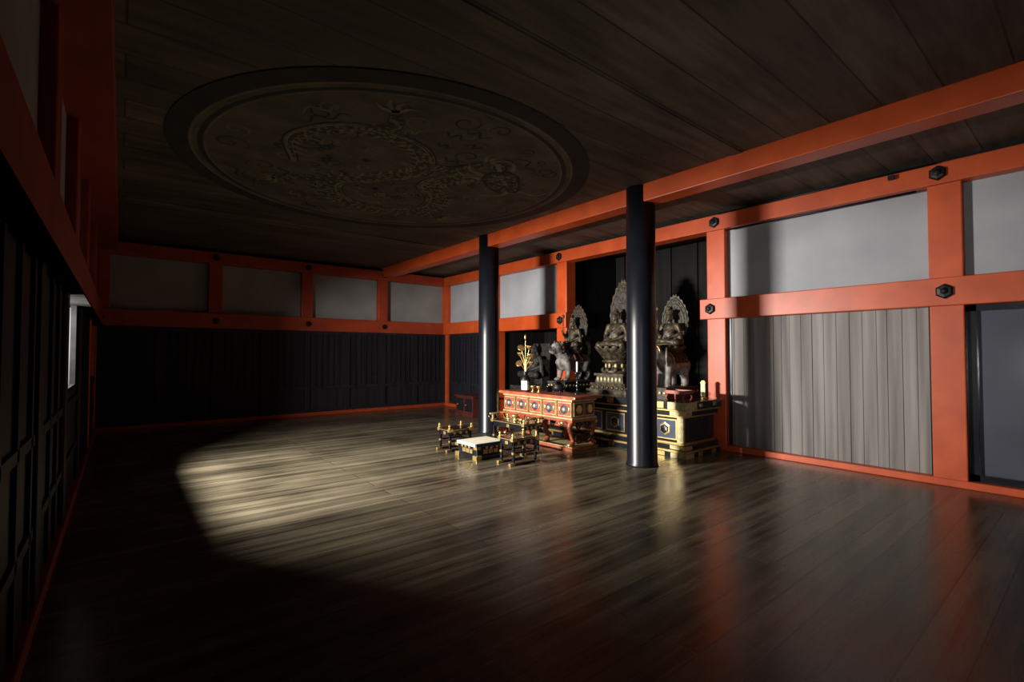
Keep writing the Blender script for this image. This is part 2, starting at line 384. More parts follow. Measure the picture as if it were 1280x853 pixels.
# ---------------------------------------------------------------- back wall
wb=empty('wall_back')
bx=[-.30,1.59,3.49,5.42,7.35]
b=B()
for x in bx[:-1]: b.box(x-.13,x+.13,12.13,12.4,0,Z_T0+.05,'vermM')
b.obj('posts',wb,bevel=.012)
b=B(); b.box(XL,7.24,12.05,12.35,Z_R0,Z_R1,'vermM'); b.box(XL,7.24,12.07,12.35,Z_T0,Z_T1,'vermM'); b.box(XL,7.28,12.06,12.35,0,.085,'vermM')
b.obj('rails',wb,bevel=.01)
b=B()
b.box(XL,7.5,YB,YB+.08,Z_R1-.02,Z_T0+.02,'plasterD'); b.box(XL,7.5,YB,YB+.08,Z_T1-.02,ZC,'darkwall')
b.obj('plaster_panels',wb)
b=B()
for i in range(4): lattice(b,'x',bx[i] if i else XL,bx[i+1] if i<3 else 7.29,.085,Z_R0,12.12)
b.obj('lattice_doors',wb)
b=B()
for x in bx[:-1]:
    hexboss(b,(x,12.045,2.2),axis=(0,-1,0),r=.07); hexboss(b,(x,12.065,Z_T0+.12),axis=(0,-1,0),r=.07)
b.obj('hexagonal_nail_covers',wb)

# ---------------------------------------------------------------- left wall with windows
wl=empty('wall_left')
lp=[-1.6,1.16,3.90,5.62,7.50,9.78,12.13]
b=B()
for y in lp:
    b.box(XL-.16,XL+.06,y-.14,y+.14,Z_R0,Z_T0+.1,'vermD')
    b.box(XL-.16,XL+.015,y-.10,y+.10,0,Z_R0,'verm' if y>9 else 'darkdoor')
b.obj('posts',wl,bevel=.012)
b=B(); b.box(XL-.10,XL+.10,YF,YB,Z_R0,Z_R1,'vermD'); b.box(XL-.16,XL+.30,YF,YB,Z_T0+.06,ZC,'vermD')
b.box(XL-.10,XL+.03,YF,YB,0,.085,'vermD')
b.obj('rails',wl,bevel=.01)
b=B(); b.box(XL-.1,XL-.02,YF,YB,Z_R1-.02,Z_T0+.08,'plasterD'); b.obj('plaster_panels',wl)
b=B()
wins=[(-1.3,.9,1.05),(5.76,7.10,1.14),(9.95,11.95,1.05)]  # first opening is out of view, added to let the right-wall fill in
c=YF
for a,d,z in wins:
    b.box(XL-.05,XL-.02,c,a,.05,Z_R0+.02,'darkdoor'); b.box(XL-.05,XL-.02,a,d,.05,z,'darkdoor'); c=d
b.box(XL-.05,XL-.02,c,YB,.05,Z_R0+.02,'darkdoor')
b.box(XL-.104,XL+.104,YF,YB,Z_R0-.02,Z_R0+.004,'flatblack')      # black strip added under the tie rail to kill the lamp's glow there
yy=YF+.1
while yy<12:
    if not any(a-.05<yy<d+.05 for a,d,z in wins): b.box(XL-.02,XL+.0,yy-.03,yy+.03,.085,Z_R0,'darkdoor')
    yy+=.46
for z in (.5,1.02): b.box(XL-.02,XL-.0,YF,YB,z-.03,z+.03,'darkdoor')
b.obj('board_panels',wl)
for i,(y0,y1,z) in enumerate(wins):
    b=B()
    b.box(XL-.06,XL-.01,y0,y0+.03,z,Z_R0-.02,'flatblack'); b.box(XL-.06,XL-.01,y1-.04,y1,z,Z_R0-.02,'verm' if i==2 else 'flatblack')
    b.box(XL-.06,XL-.01,y0,y1,z-.0,z+.03,'flatblack')
    b.obj('window_%d'%(i+1),bevel=.004)
# front wall behind the camera
b=B(); b.box(-.6,9.2,YF-.12,YF,0,ZC,'darkdoor'); b.obj('wall_front')
b=B(); b.box(-9,XL-.2,-4,16,-.5,-.4,'ground'); b.obj('ground_outside')

# ---------------------------------------------------------------- beams & columns
b=B(); b.box(5.37,5.64,YF,12.1,3.52,ZC,'verm'); b.obj('ceiling_beam',bevel=.012)
for i,y in enumerate((4.0,7.5)):
    b=B()
    b.lathe([(.215,0),(.215,.02),(.20,.05),(.197,1.8),(.192,ZC-.01)],(0,0,0),'colblk',48)
    b.obj('lacquered_column',loc=(5.5,y,0))

# ---------------------------------------------------------------- statues
def lotus(b,z,r,k,n=14,h=.12,tiers=3):
    b.lathe([(r*.62,z),(r*.8,z+h*.3),(r*.9,z+h*.8),(r*.86,z+h)],(0,0,0),k,28)
    for t in range(tiers):
        for i in range(n):
            a=2*math.pi*(i+.5*(t%2))/n
            rr=r*(.70+.11*t); zz=z+h*(.28+.22*t)
            R=Matrix.Rotation(a,3,'Z')@Matrix.Rotation(math.radians(38),3,'Y')
            b.ell((rr*math.cos(a),rr*math.sin(a),zz),(r*.06,r*.19,h*.42),k,8,6,R)
def deity(b,z,s,k,crown=False,hand='lap'):
    """seated figure facing -X, continuous remeshed body"""
    def P(x,y,zz): return (x*s,y*s,z+zz*s)
    def E(c,r,rot=None): b.ell(P(*c),tuple(v*s for v in r),k,16,10,rot)
    def L(pts,rad): b.limb([P(*p) for p in pts],[r*s for r in rad],k)
    E((-.07,0,.045),(.24,.29,.05)); E((0,0,.12),(.14,.17,.11)); E((-.012,0,.24),(.10,.125,.13)); E((0,0,.36),(.095,.15,.12))
    L([(0.01,-.14,.43),(0.01,.14,.43)],[.05,.05]); L([(0,0,.45),(-.008,0,.53)],[.046,.042])
    E((-.012,0,.60),(.072,.064,.088)); E((.012,0,.63),(.078,.070,.075)); 
    E((.01,0,.705),(.036,.036,.036) if not crown else (.03,.03,.07))
    E((-.084,0,.595),(.014,.012,.022)); E((-.074,0,.555),(.014,.022,.008)); E((-.068,0,.532),(.016,.02,.012))
    for sg in (-1,1):
        E((0,sg*.070,.585),(.018,.010,.042)); E((-.076,sg*.027,.618),(.010,.020,.007))
        L([(0,sg*.13,.09),(-.17,sg*.25,.075),(-.22,-sg*.05,.08 if sg>0 else .11)],[.09,.075,.045])
        E((-.21,-sg*.11,.10 if sg>0 else .13),(.035,.07,.025))
        if hand=='lap' or sg<0:
            L([(0.01,sg*.17,.42),(.0,sg*.235,.25),(-.15,sg*.05,.165)],[.058,.05,.03]); hc=(-.17,sg*.02,.165)
        else:
            L([(0.01,sg*.17,.42),(-.02,sg*.235,.26),(-.19,sg*.16,.36)],[.058,.05,.028]); hc=(-.205,sg*.155,.385)
        E(hc,(.030,.036,.018))
        # sleeve drapery
        L([(0,sg*.22,.27),(.0,sg*.25,.08)],[.045,.06])
    # robe edge folds
    for t in range(3):
        L([(-.03,-.15+.02*t,.44-.01*t),(-.10,-.02+.03*t,.31),(-.10,.10,.19-.02*t)],[.016,.018,.016])
def fingers(b,c,s,k,up=False,sg=1):
    for i,l in enumerate((.040,.048,.044,.034)):
        y=c[1]+(i-1.5)*.016*s
        if up: b.tube([(c[0],y,c[2]),(c[0]-.004,y,c[2]+l*s*.6),(c[0]-.012*s,y,c[2]+l*s)],[.007*s,.007*s,.005*s],k,6)
        else: b.tube([(c[0],y,c[2]),(c[0]-l*s*.7,y,c[2]+.002),(c[0]-l*s,y,c[2]+.012*s)],[.007*s,.007*s,.005*s],k,6)
    b.tube([(c[0]+.01*s,c[1]+sg*.03*s,c[2]),(c[0]-.01*s,c[1]+sg*.045*s,c[2]+.02*s),(c[0]-.02*s,c[1]+sg*.03*s,c[2]+.03*s)],[.008*s,.007*s,.005*s],k,6)
def leaf(hw,h,n=28,pw=.8,flame=0.):
    pts=[]
    for i in range(n*2):
        t=i/(2*n)*2*math.pi
        y=hw*math.sin(t); z=h*.5*(1-math.cos(t))
        if z>h*.5: y*= (1-.35*((z-h*.5)/(h*.5))**2)
        f=1+flame*(i%2)*(.4+.6*z/h)
        pts.append((y*f,(z-h*.42)*f+h*.42))
    return pts
def mandorla(b,x,z,hw,h,k,k2):
    b.plate([(p[0],p[1]+z) for p in leaf(hw*.93,h*.95)],x,x+.02,k2)
    b.plate([(p[0],p[1]+z) for p in leaf(hw,h,22,.8,.09)],x+.005,x+.015,k)
    for f in (.94,.74,.52):
        P=[(x-.004,p[0]*f,p[1]*f+z+h*.42*(1-f)) for p in leaf(hw,h)]; P.append(P[0]); b.tube(P,.011,k,6)
    out=leaf(hw*.84,h*.84)
    for i in range(0,len(out),3):
        cy,cz=out[i][0],out[i][1]+z+h*.067
        P=[(x-.006,cy+hw*.085*(1-t/14)*math.cos(t*.7+i),cz+hw*.085*(1-t/14)*math.sin(t*.7+i)) for t in range(13)]
        b.tube(P,.006,k,5)
    for i in range(12):
        a=2*math.pi*i/12; b.tube([(x-.004,.15*hw*math.cos(a),z+h*.62+.15*hw*math.sin(a)),(x-.004,.48*hw*math.cos(a),z+h*.62+.48*hw*math.sin(a)*1.2)],.005,k,5)
def square_base(b,tiers,k):
    for (w,d,z0,z1,w1,d1,kk) in tiers: b.frustum((0,0),w,d,w1,d1,z0,z1,kk)

ZP=.80
# central Buddha
e=empty('seated_buddha_statue',(6.98,5.62,ZP))
b=B()
square_base(b,[(.62,.90,0,.06,.62,.90,'bronze'),(.54,.82,.06,.12,.50,.76,'bronze'),(.50,.74,.12,.17,.54,.80,'bronze'),(.44,.64,.17,.30,.40,.58,'bronzeD'),(.46,.66,.30,.34,.46,.66,'bronze')],'bronze')
for i in range(7):
    y=-.33+.11*i; b.ell((-.27,y,.09),(.02,.045,.03),'bronze',8,6); b.ell((-.215,y*.75,.235),(.02,.03,.05),'palegold',8,6)
for sg in (-1,1):
    for i in range(4): b.ell((-.2+.13*i,sg*.40,.09),(.045,.02,.03),'bronze',8,6)
b.lathe([(.25,.34),(.28,.38),(.20,.42),(.16,.46),(.17,.50),(.24,.54),(.26,.57),(.20,.60)],(0,0,0),'bronze',24)
for i in range(10):
    a=2*math.pi*i/10; b.ell((.25*math.cos(a),.25*math.sin(a),.40),(.035,.05,.05),'bronze',8,6,Matrix.Rotation(a,3,'Z'))
    b.ell((.19*math.cos(a),.19*math.sin(a),.48),(.02,.03,.045),'palegold',8,6,Matrix.Rotation(a,3,'Z'))
lotus(b,.58,.33,'bronze',16,.20,4)
b.obj('tiered_lotus_pedestal',e)
b=B(); deity(b,.77,1.0,'bronze'); b.obj('buddha_body',e,remesh=.011)
b=B(); fingers(b,(-.18,.0,.95),1.,'bronze'); fingers(b,(-.18,.02,.94),1.,'bronze',sg=-1)
for i in range(60):
    a=random.random()*6.28; t=random.random()*1.35; x=.012+.078*math.sin(t)*math.cos(a)
    if x<-.045: continue
    b.ell((x,.071*math.sin(t)*math.sin(a),1.40+.077*math.cos(t)),(.011,.011,.011),'bronzeD',6,4)
b.obj('hands_and_hair_curls',e)
b=B(); mandorla(b,.20,.80,.30,1.22,'bronze','bronzeD'); b.tube([(.21,0,.6),(.21,0,.95)],.03,'bronzeD',8); b.obj('mandorla',e)

def rider(e,z,s,k):
    b=B(); lotus(b,z,.24,'bronze',12,.12,3); b.obj('lotus_seat',e)
    b=B(); deity(b,z+.11,s,k,True,'raise'); b.obj('bodhisattva_body',e,remesh=.009)
    b=B()
    zz=z+.11+.66*s
    b.lathe([(.066*s,zz),(.072*s,zz+.03*s),(.06*s,zz+.05*s)],(.005,0,0),'bronze',16)
    for i in range(9):
        a=math.pi*(.45+1.1*i/8)
        b.ell((.005+.068*s*math.cos(a),.068*s*math.sin(a),zz+.06*s),(.01,.014,.035*s*(1.3 if i==4 else .9)),'bronze',6,5)
    fingers(b,(-.205*s,.155*s,z+.11+.40*s),s,k,True); fingers(b,(-.18*s,-.02*s,z+.11+.165*s),s,k)
    b.tube([(-.205*s,.155*s,z+.11+.30*s),(-.19*s,.155*s,z+.11+.75*s)],.008,'bronze',6)   # sceptre / lotus stem
    b.ell((-.19*s,.155*s,z+.11+.77*s),(.03,.03,.04),'bronze',8,6)
    b.obj('crown_and_hands',e)
    b=B(); mandorla(b,.14,z+.16,.235,.78,'bronze','bronzeD'); b.tube([(.15,0,z+.05),(.15,0,z+.3)],.02,'bronzeD',8); b.obj('halo',e)

def base(e):
    b=B(); b.frustum((0,0),1.0,.52,1.0,.52,0,.05,'bronzeD'); b.frustum((0,0),.94,.46,.90,.42,.05,.13,'bronze'); b.frustum((0,0),.96,.48,.96,.48,.13,.17,'bronzeD')
    for i in range(6): b.ell((-.475,-.2+.08*i,.09),(.012,.03,.025),'palegold',8,6)
    for i in range(10): b.ell((-.42+.093*i,-.235,.09),(.035,.012,.025),'palegold',8,6)
    b.obj('plinth',e)

# lion-borne bodhisattva (farther)
def lion(e,z):
    k='beast'; b=B()
    def L(p,r): b.limb([(x,y,zz+z) for x,y,zz in p],r,k)
    def E(c,r,rot=None): b.ell((c[0],c[1],c[2]+z),r,k,16,10,rot)
    L([(-.24,0,.40),(0,0,.385),(.25,0,.40)],[.145,.125,.135]); E((-.27,0,.38),(.13,.14,.19))
    L([(-.28,0,.48),(-.42,0,.60)],[.13,.11]); E((-.46,0,.63),(.12,.115,.115)); E((-.56,0,.60),(.075,.075,.05)); E((-.55,0,.545),(.065,.06,.03))
    E((-.625,0,.62),(.022,.035,.02))
    for sg in (-1,1):
        E((-.54,sg*.05,.665),(.03,.025,.022)); E((-.41,sg*.10,.72),(.02,.035,.045))
        L([(-.28,sg*.10,.36),(-.25,sg*.11,.20),(-.28,sg*.11,.05)],[.085,.058,.045]); E((-.32,sg*.11,.035),(.075,.055,.035))
        L([(.24,sg*.09,.38),(.17,sg*.12,.25),(.31,sg*.11,.16),(.28,sg*.11,.05)],[.115,.085,.05,.042]); E((.24,sg*.11,.035),(.075,.052,.035))
        for j in range(3): E((-.375,sg*(.08+.03*j),.03),(.02,.014,.02))
    L([(.36,0,.45),(.45,0,.52),(.47,0,.64),(.42,0,.74)],[.04,.035,.04,.05])
    b.obj('lion_body',e,remesh=.011)
    b=B()
    random.seed(5)
    for i in range(70):
        a=random.random()*6.28; t=random.uniform(-.5,1); x=-.40+.14*(t)
        rr=.135-.02*abs(t)
        b.ell((x+.02,rr*math.cos(a),z+.60-.10*t+rr*math.sin(a)),(.026,.026,.026),'bronze',7,5)
    for i in range(14):
        a=random.random()*6.28; b.ell((.42+.04*math.cos(a),.04*math.sin(a),z+.76+random.random()*.09),(.025,.025,.035),'bronze',7,5)
    for sg in (-1,1): b.ell((-.575,sg*.045,z+.655),(.012,.012,.012),'black',6,5)
    for i in range(5): b.ell((-.60,-.04+.02*i,z+.565),(.008,.007,.012),'white',6,4)
    b.obj('mane_curls',e)
    b=B()
    for i in range(-1,2):
        b.tube([(i*.12,.19*math.cos(a),z+.385+.16*math.sin(a)) for a in [math.pi*t/10 for t in range(11)]],.03,'darkred',6)
    b.tube([(.19,.155*math.cos(a),z+.39+.15*math.sin(a)) for a in [math.pi*t/10 for t in range(11)]],.014,'gold',6)
    b.obj('saddle_cloth',e)
e=empty('bodhisattva_on_lion_statue',(6.95,6.66,ZP))
base(e); lion(e,.17); rider(e,.70,.80,'bronze')

def elephant(e,z):
    k='beast'; b=B()
    def L(p,r): b.limb([(x,y,zz+z) for x,y,zz in p],r,k)
    def E(c,r,rot=None): b.ell((c[0],c[1],c[2]+z),r,k,16,10,rot)
    E((.02,0,.38),(.34,.19,.18)); E((.2,0,.37),(.18,.18,.19)); E((-.2,0,.38),(.17,.17,.18))
    L([(-.28,0,.45),(-.4,0,.5)],[.13,.12]); E((-.43,0,.52),(.13,.12,.145)); E((-.47,0,.60),(.08,.085,.06))
    L([(-.50,0,.50),(-.575,0,.38),(-.59,0,.24),(-.57,0,.12),(-.62,0,.06)],[.075,.06,.045,.034,.026])
    for sg in (-1,1):
        E((-.35,sg*.17,.49),(.10,.02,.145),Matrix.Rotation(sg*-.5,3,'Z'))
        E((-.34,sg*.17,.40),(.06,.018,.08),Matrix.Rotation(sg*-.5,3,'Z'))
        L([(-.23,sg*.11,.34),(-.24,sg*.11,.17),(-.24,sg*.11,.04)],[.09,.066,.062]); L([(.24,sg*.11,.34),(.21,sg*.115,.20),(.25,sg*.11,.12),(.25,sg*.11,.04)],[.10,.075,.062,.062])
    L([(.37,0,.42),(.41,0,.30),(.40,0,.18)],[.025,.018,.02])
    b.obj('elephant_body',e,remesh=.011)
    b=B()
    for sg in (-1,1):
        b.tube([(-.50,sg*.07,z+.42),(-.60,sg*.085,z+.37),(-.68,sg*.085,z+.40)],[.022,.018,.004],'white',8)
        b.ell((-.535,sg*.065,z+.545),(.012,.012,.01),'black',6,5)
        for t in range(4):
            for xx in (-.24,.25): b.ell((xx-.055,sg*.11-.03+.02*t,z+.015),(.012,.009,.012),'palegold',6,4)
    b.obj('tusks_and_nails',e)
    b=B()
    for i in range(-2,2):
        b.tube([(i*.09+.05,.215*math.cos(a),z+.38+.20*math.sin(a)) for a in [math.pi*t/10 for t in range(11)]],.026,'darkred',6)
    for xx in (-.19,.16): b.tube([(xx,.20*math.cos(a),z+.38+.195*math.sin(a)) for a in [math.pi*t/10 for t in range(11)]],.013,'gold',6)
    b.tube([(-.46,.125*math.cos(a),z+.53+.14*math.sin(a)) for a in [math.pi*t/8 for t in range(9)]],.009,'gold',6)
    b.obj('saddle_cloth_and_harness',e)
e=empty('bodhisattva_on_elephant_statue',(6.95,4.50,ZP))
base(e); elephant(e,.17); rider(e,.70,.80,'bronze')

# dim attendant figure in the neighbouring recess
e=empty('seated_patriarch_statue',(7.95,8.95,0))
b=B(); b.frustum((0,0),.8,.9,.8,.9,0,.1,'bronzeD'); b.frustum((0,0),.66,.76,.66,.76,.1,.62,'bronzeD'); b.frustum((0,0),.8,.9,.8,.9,.62,.72,'bronzeD'); 
b.box(-.02,.3,-.30,-.24,.72,1.35,'bronzeD'); b.box(-.02,.3,.24,.30,.72,1.35,'bronzeD'); b.box(.24,.3,-.3,.3,.72,1.75,'bronzeD'); b.obj('pedestal_chair',e,bevel=.01)
b=B(); deity(b,.90,1.15,'bronzeD'); b.obj('patriarch_body',e,remesh=.014)

# ---------------------------------------------------------------- altar platform
def emblem(b,c,r,k='gold',axis=(-1,0,0)):
    b.lathe([(r,0),(r,.008),(r*.8,.014),(r*.3,.018)],c,k,6,False,axis)
e=empty('altar_platform')
b=B()
X0,Y0,Y1=6.24,3.80,7.44
def ring(ins,z0,z1,k):
    b.box(X0+ins,7.20,Y0+ins,Y1-ins,z0,z1,k)
ring(0,0,.07,'black'); ring(.0-.008,.07,.10,'gold'); ring(.03,.10,.17,'black'); ring(.07,.17,.20,'gold'); ring(.11,.20,.56,'black')
ring(.07,.56,.59,'gold'); ring(.03,.59,.66,'black'); ring(-.008,.66,.685,'gold'); ring(-.02,.685,.80,'black')
b.box(7.20,8.9,4.07,7.17,.0,.80,'black')
b.obj('stepped_body',e,bevel=.004)
b=B()
xf=X0+.11
for yc in (Y0+.11,Y1-.11):
    sg=1 if yc<5 else -1
    b.box(X0-.012,X0+.2,*sorted((Y0-.012 if sg>0 else Y1+.012,yc+sg*.13)),.0,.068,'palegold')
    b.box(X0-.032,X0+.25,*sorted((Y0-.032 if sg>0 else Y1+.032,yc+sg*.16)),.69,.795,'palegold')
    b.box(xf-.012,xf+.03,*sorted((yc-sg*.012,yc+sg*.09)),.20,.56,'palegold')
    b.box(X0+.02,X0+.2,*sorted((yc-sg*.09,yc+sg*.16)),.11,.165,'palegold')
    b.box(X0+.02,X0+.2,*sorted((yc-sg*.09,yc+sg*.16)),.595,.655,'palegold')
for yc in [Y0+.40+.47*i for i in range(7)]:
    b.box(xf-.006,xf,yc-.19,yc+.19,.23,.53,'gold'); b.box(xf-.010,xf-.004,yc-.172,yc+.172,.248,.512,'blue')
    emblem(b,(xf-.010,yc,.38),.10,'gold'); emblem(b,(xf-.026,yc,.38),.07,'black')
    b.box(X0-.03,X0-.018,yc-.06,yc+.06,.70,.79,'gold'); b.box(X0-.01,X0,yc-.06,yc+.06,.005,.065,'gold')
for xc in (6.62,7.0):
    b.box(xc-.14,xc+.14,Y0+.104,Y0+.11,.23,.53,'darkred'); b.box(xc-.125,xc+.125,Y0+.100,Y0+.106,.245,.515,'black')
    b.box(xc-.03,xc+.03,Y0-.03,Y0-.018,.72,.77,'gold'); b.box(xc-.05,xc+.05,Y0-.01,Y0,.005,.065,'gold')
b.obj('gilt_fittings',e)

# red altar table
TX0,TX1,TY0,TY1=5.36,5.92,5.17,6.87
TZ=.842
e=empty('altar_table'); b=B()
b.box(TX0-.03,TX1+.03,TY0-.06,TY1+.06,.79,.84,'redwood')
for yy,sg in ((TY0-.06,-1),(TY1+.06,1)):   # scrolled ends
    b.tube([(TX0-.03,yy+sg*.012,.815),(TX1+.03,yy+sg*.012,.815)],.025,'redwood',12)
    b.tube([(TX0-.035,yy+sg*.012,.815),(TX0-.03,yy+sg*.012,.815)],.02,'gold',12)
b.box(TX0,TX1,TY0,TY1,.76,.79,'palegold'); b.box(TX0+.02,TX1-.02,TY0+.02,TY1-.02,.50,.76,'redwood'); b.box(TX0,TX1,TY0,TY1,.48,.505,'palegold')
b.box(TX0-.005,TX1+.005,TY0-.005,TY1+.005,.44,.48,'redwood')
b.box(TX0-.02,TX1+.02,TY0-.02,TY1+.02,.0,.05,'redwood'); b.box(TX0+.02,TX1-.02,TY0+.02,TY1-.02,.05,.075,'palegold')
b.obj('table_body',e,bevel=.006)
b=B()
L=(TY1-TY0)/5
for i in range(5):
    yc=TY0+L*(i+.5)
    b.box(TX0+.008,TX0+.02,yc-.145,yc+.145,.525,.74,'palegold'); b.box(TX0+.002,TX0+.012,yc-.13,yc+.13,.54,.725,'redwood')
    emblem(b,(TX0+.003,yc,.632),.075,'blue'); b.lathe([(.035,0),(.035,.006),(.015,.012)],(TX0-.008,yc,.632),'palegold',12,True,(-1,0,0))
    for s2 in (-1,1): b.ell((TX0,yc+s2*.10,.632),(.008,.02,.045),'gold',8,6)
    if i<4: b.box(TX0,TX0+.02,yc+L/2-.012,yc+L/2+.012,.505,.76,'gold')
for xc in (TX0+.16,TX1-.16):
    b.box(xc-.11,xc+.11,TY0+.008,TY0+.02,.525,.74,'palegold'); b.box(xc-.095,xc+.095,TY0+.002,TY0+.012,.54,.725,'darkred')
    emblem(b,(xc,TY0+.003,.632),.07,'gold',(0,-1,0))
b.obj('panels_and_medallions',e)
b=B()
for yl in (TY0+.06,TY0+.62,TY1-.62,TY1-.06):
    for xl,sx in ((TX0+.05,-1),(TX1-.05,1)):
        P=catmull([(xl,yl,.45),(xl+sx*.05,yl,.36),(xl,yl,.22),(xl-sx*.03,yl,.14),(xl+sx*.04,yl,.07)],5)
        b.tube(P,[.055-.025*math.sin(math.pi*i/(len(P)-1)) for i in range(len(P))],'redwood',8)
        b.ell((xl+sx*.05,yl,.095),(.035,.045,.03),'gold',10,7); b.ell((xl+sx*.045,yl,.38),(.03,.04,.035),'gold',8,6)
def scroll(b,c,r,k,plane='yz',sg=1):
    P=[]
    for t in range(22):
        a=t*.5*sg; q=r*(1-t/26); 
        P.append((c[0],c[1]+q*math.cos(a),c[2]+q*math.sin(a)) if plane=='yz' else (c[0]+q*math.cos(a),c[1],c[2]+q*math.sin(a)))
    b.tube(P,.016,k,6)
for i in range(4):
    yc=TY0+.25+.4*i; scroll(b,(TX0+.03,yc-.09,.385),.06,'redwood'); scroll(b,(TX0+.03,yc+.09,.385),.06,'redwood',sg=-1)
    b.ell((TX0+.02,yc,.41),(.02,.05,.03),'gold',8,6)
for xc in (TX0+.18,TX1-.18): scroll(b,(xc,TY0+.03,.38),.07,'darkred','xz'); scroll(b,(xc,TY0+.03,.20),.10,'darkred','xz',-1)
b.obj('carved_legs',e)

# items on the altar table
e=empty('gilt_lotus_vase',(5.62,6.56,TZ)); b=B()
b.lathe([(.075,0),(.08,.02),(.045,.05),(.035,.08),(.085,.15),(.095,.20),(.06,.26),(.038,.29),(.06,.33),(.055,.335)],(0,0,0),'iron',20)
b.obj('vase',e)
b=B(); random.seed(21)
stems=[((0,0,.92),.0),((-.02,.12,.62),.1),((.02,-.12,.60),.1),((-.05,.06,.76),.05),((.03,-.07,.74),.05),((0,.17,.48),.1),((0,-.16,.46),.1)]
for i,(tp,_) in enumerate(stems):
    P=catmull([(0,0,.30),(tp[0]*.3,tp[1]*.25,.30+(tp[2]-.30)*.5),tp],6); b.tube(P,.006,'gold',6)
    if i in (1,4,6):   # open lotus flower
        for j in range(8):
            a=2*math.pi*j/8; Rm=Matrix.Rotation(a,3,'Z')@Matrix.Rotation(math.radians(35),3,'Y')
            b.ell((tp[0]+.03*math.cos(a),tp[1]+.03*math.sin(a),tp[2]+.02),(.007,.022,.045),'gold',8,6,Rm)
    elif i in (2,3,5): # leaves
        Rm=Matrix.Rotation(random.random()*6,3,'Z')@Matrix.Rotation(math.radians(50),3,'Y')
        b.ell(tp,(.075,.065,.008),'gold',14,6,Rm)
    else:
        b.ell((tp[0],tp[1],tp[2]+.03),(.022,.022,.05),'gold',10,8)
b.obj('lotus_stems',e)
b=B(); b.box(-.02,.02,-.075,.075,.03,.19,'white'); b.box(-.03,.03,-.06,.06,0,.03,'darkred'); b.box(-.024,-.018,-.08,.08,.185,.195,'gold'); b.obj('offering_tablet',loc=(5.44,6.36,TZ))
b=B(); b.lathe([(.06,0),(.065,.015),(.02,.04),(.014,.10),(.03,.13),(.014,.16),(.012,.30),(.055,.33),(.06,.345),(.02,.35),(.018,.36)],(0,0,0),'black',20)
b.lathe([(.016,.36),(.016,.52),(.010,.525)],(0,0,0),'white',12); b.tube([(0,0,.52),(0,0,.54)],.002,'black',5); b.obj('candlestick',loc=(5.72,5.40,TZ))
b=B()
for a in (0,2.1,4.2): b.tube([(.07*math.cos(a),.07*math.sin(a),.05),(.09*math.cos(a),.09*math.sin(a),.02),(.08*math.cos(a),.08*math.sin(a),0.012)],[.02,.014,.012],'iron',8)
b.lathe([(.05,.03),(.10,.06),(.115,.10),(.10,.13),(.11,.14),(.10,.142),(.085,.12)],(0,0,0),'iron',24)
for sg in (-1,1): b.tube([(0,sg*.10,.10),(0,sg*.14,.12),(0,sg*.14,.17),(0,sg*.11,.18)],.009,'iron',6)
b.obj('incense_burner',loc=(5.62,5.72,TZ))
for y in (6.05,6.20):
    b=B(); b.lathe([(.03,0),(.035,.01),(.012,.03),(.014,.05),(.045,.09),(.05,.11),(.045,.11),(.02,.07)],(0,0,0),'gold',16); b.obj('offering_cup',loc=(5.48,y,TZ))
b=B(); b.lathe([(.05,0),(.06,.02),(.075,.07),(.07,.09),(.075,.10),(.065,.10)],(0,0,0),'black',18); b.obj('incense_box',loc=(5.74,6.08,TZ))

# items on platform, near end
e=empty('offering_stand',(6.40,4.00,ZP+.010)); b=B()
b.box(-.13,.13,-.15,.15,.10,.125,'darkred'); b.box(-.135,.135,-.155,-.145,.105,.15,'redwood'); b.box(-.135,.135,.145,.155,.105,.15,'redwood'); b.box(-.135,-.125,-.15,.15,.105,.15,'redwood'); b.box(.125,.135,-.15,.15,.105,.15,'redwood')
for sx in (-1,1):
    for sy in (-1,1): b.tube([(sx*.10,sy*.12,.10),(sx*.12,sy*.14,.05),(sx*.10,sy*.12,0.0)],[.02,.014,.014],'redwood',6)
b.obj('tray_stand',e)
b=B(); b.lathe([(.04,0),(.045,.015),(.02,.03),(.025,.04)],(0,0,0),'gold',12); b.box(-.012,.012,-.035,.035,.04,.24,'palegold'); b.frustum((0,0),.03,.09,.012,.04,.24,.28,'gold'); b.obj('memorial_tablet',loc=(7.02,3.97,ZP+.001))

# ---------------------------------------------------------------- priest's dais and side desks
def capleg(b,x,y,h,r=.014,k='black'):
    b.box(x-r,x+r,y-r,y+r,0,h,k); b.box(x-r-.004,x+r+.004,y-r-.004,y+r+.004,0,.035,'gold')
    b.box(x-r-.004,x+r+.004,y-r-.004,y+r+.004,h*.45,h*.45+.03,'gold')
e=empty('priest_dais',(4.15,5.85,0)); b=B()
w=.27
b.box(-w,w,-w,w,.02,.06,'black'); b.box(-w+.03,w-.03,-w+.03,w-.03,.06,.15,'black'); b.box(-w,w,-w,w,.15,.185,'black'); 
b.box(-w+.005,w-.005,-w+.005,w-.005,.185,.225,'cream'); b.box(-w+.004,w-.004,-w+.003,-w+.04,.187,.2265,'blue'); b.box(-w+.004,w-.004,w-.04,w-.003,.187,.2265,'blue')
for sx in (-1,1):
    for sy in (-1,1):
        b.box(*sorted((sx*(w+.004),sx*(w-.09))),*sorted((sy*(w+.004),sy*(w-.09))),.0,.062,'gold'); b.box(*sorted((sx*(w+.004),sx*(w-.07))),*sorted((sy*(w+.004),sy*(w-.07))),.148,.187,'gold')
for t in (-.09,.09,0):
    b.box(-w+.026,-w+.03,t-.035,t+.035,.075,.135,'gold'); b.box(t-.035,t+.035,-w+.026,-w+.03,.075,.135,'gold')
    b.box(-w-.004,-w,t-.02,t+.02,.152,.183,'gold'); b.box(t-.02,t+.02,-w-.004,-w,.152,.183,'gold')
b.obj('dais',e,bevel=.003)
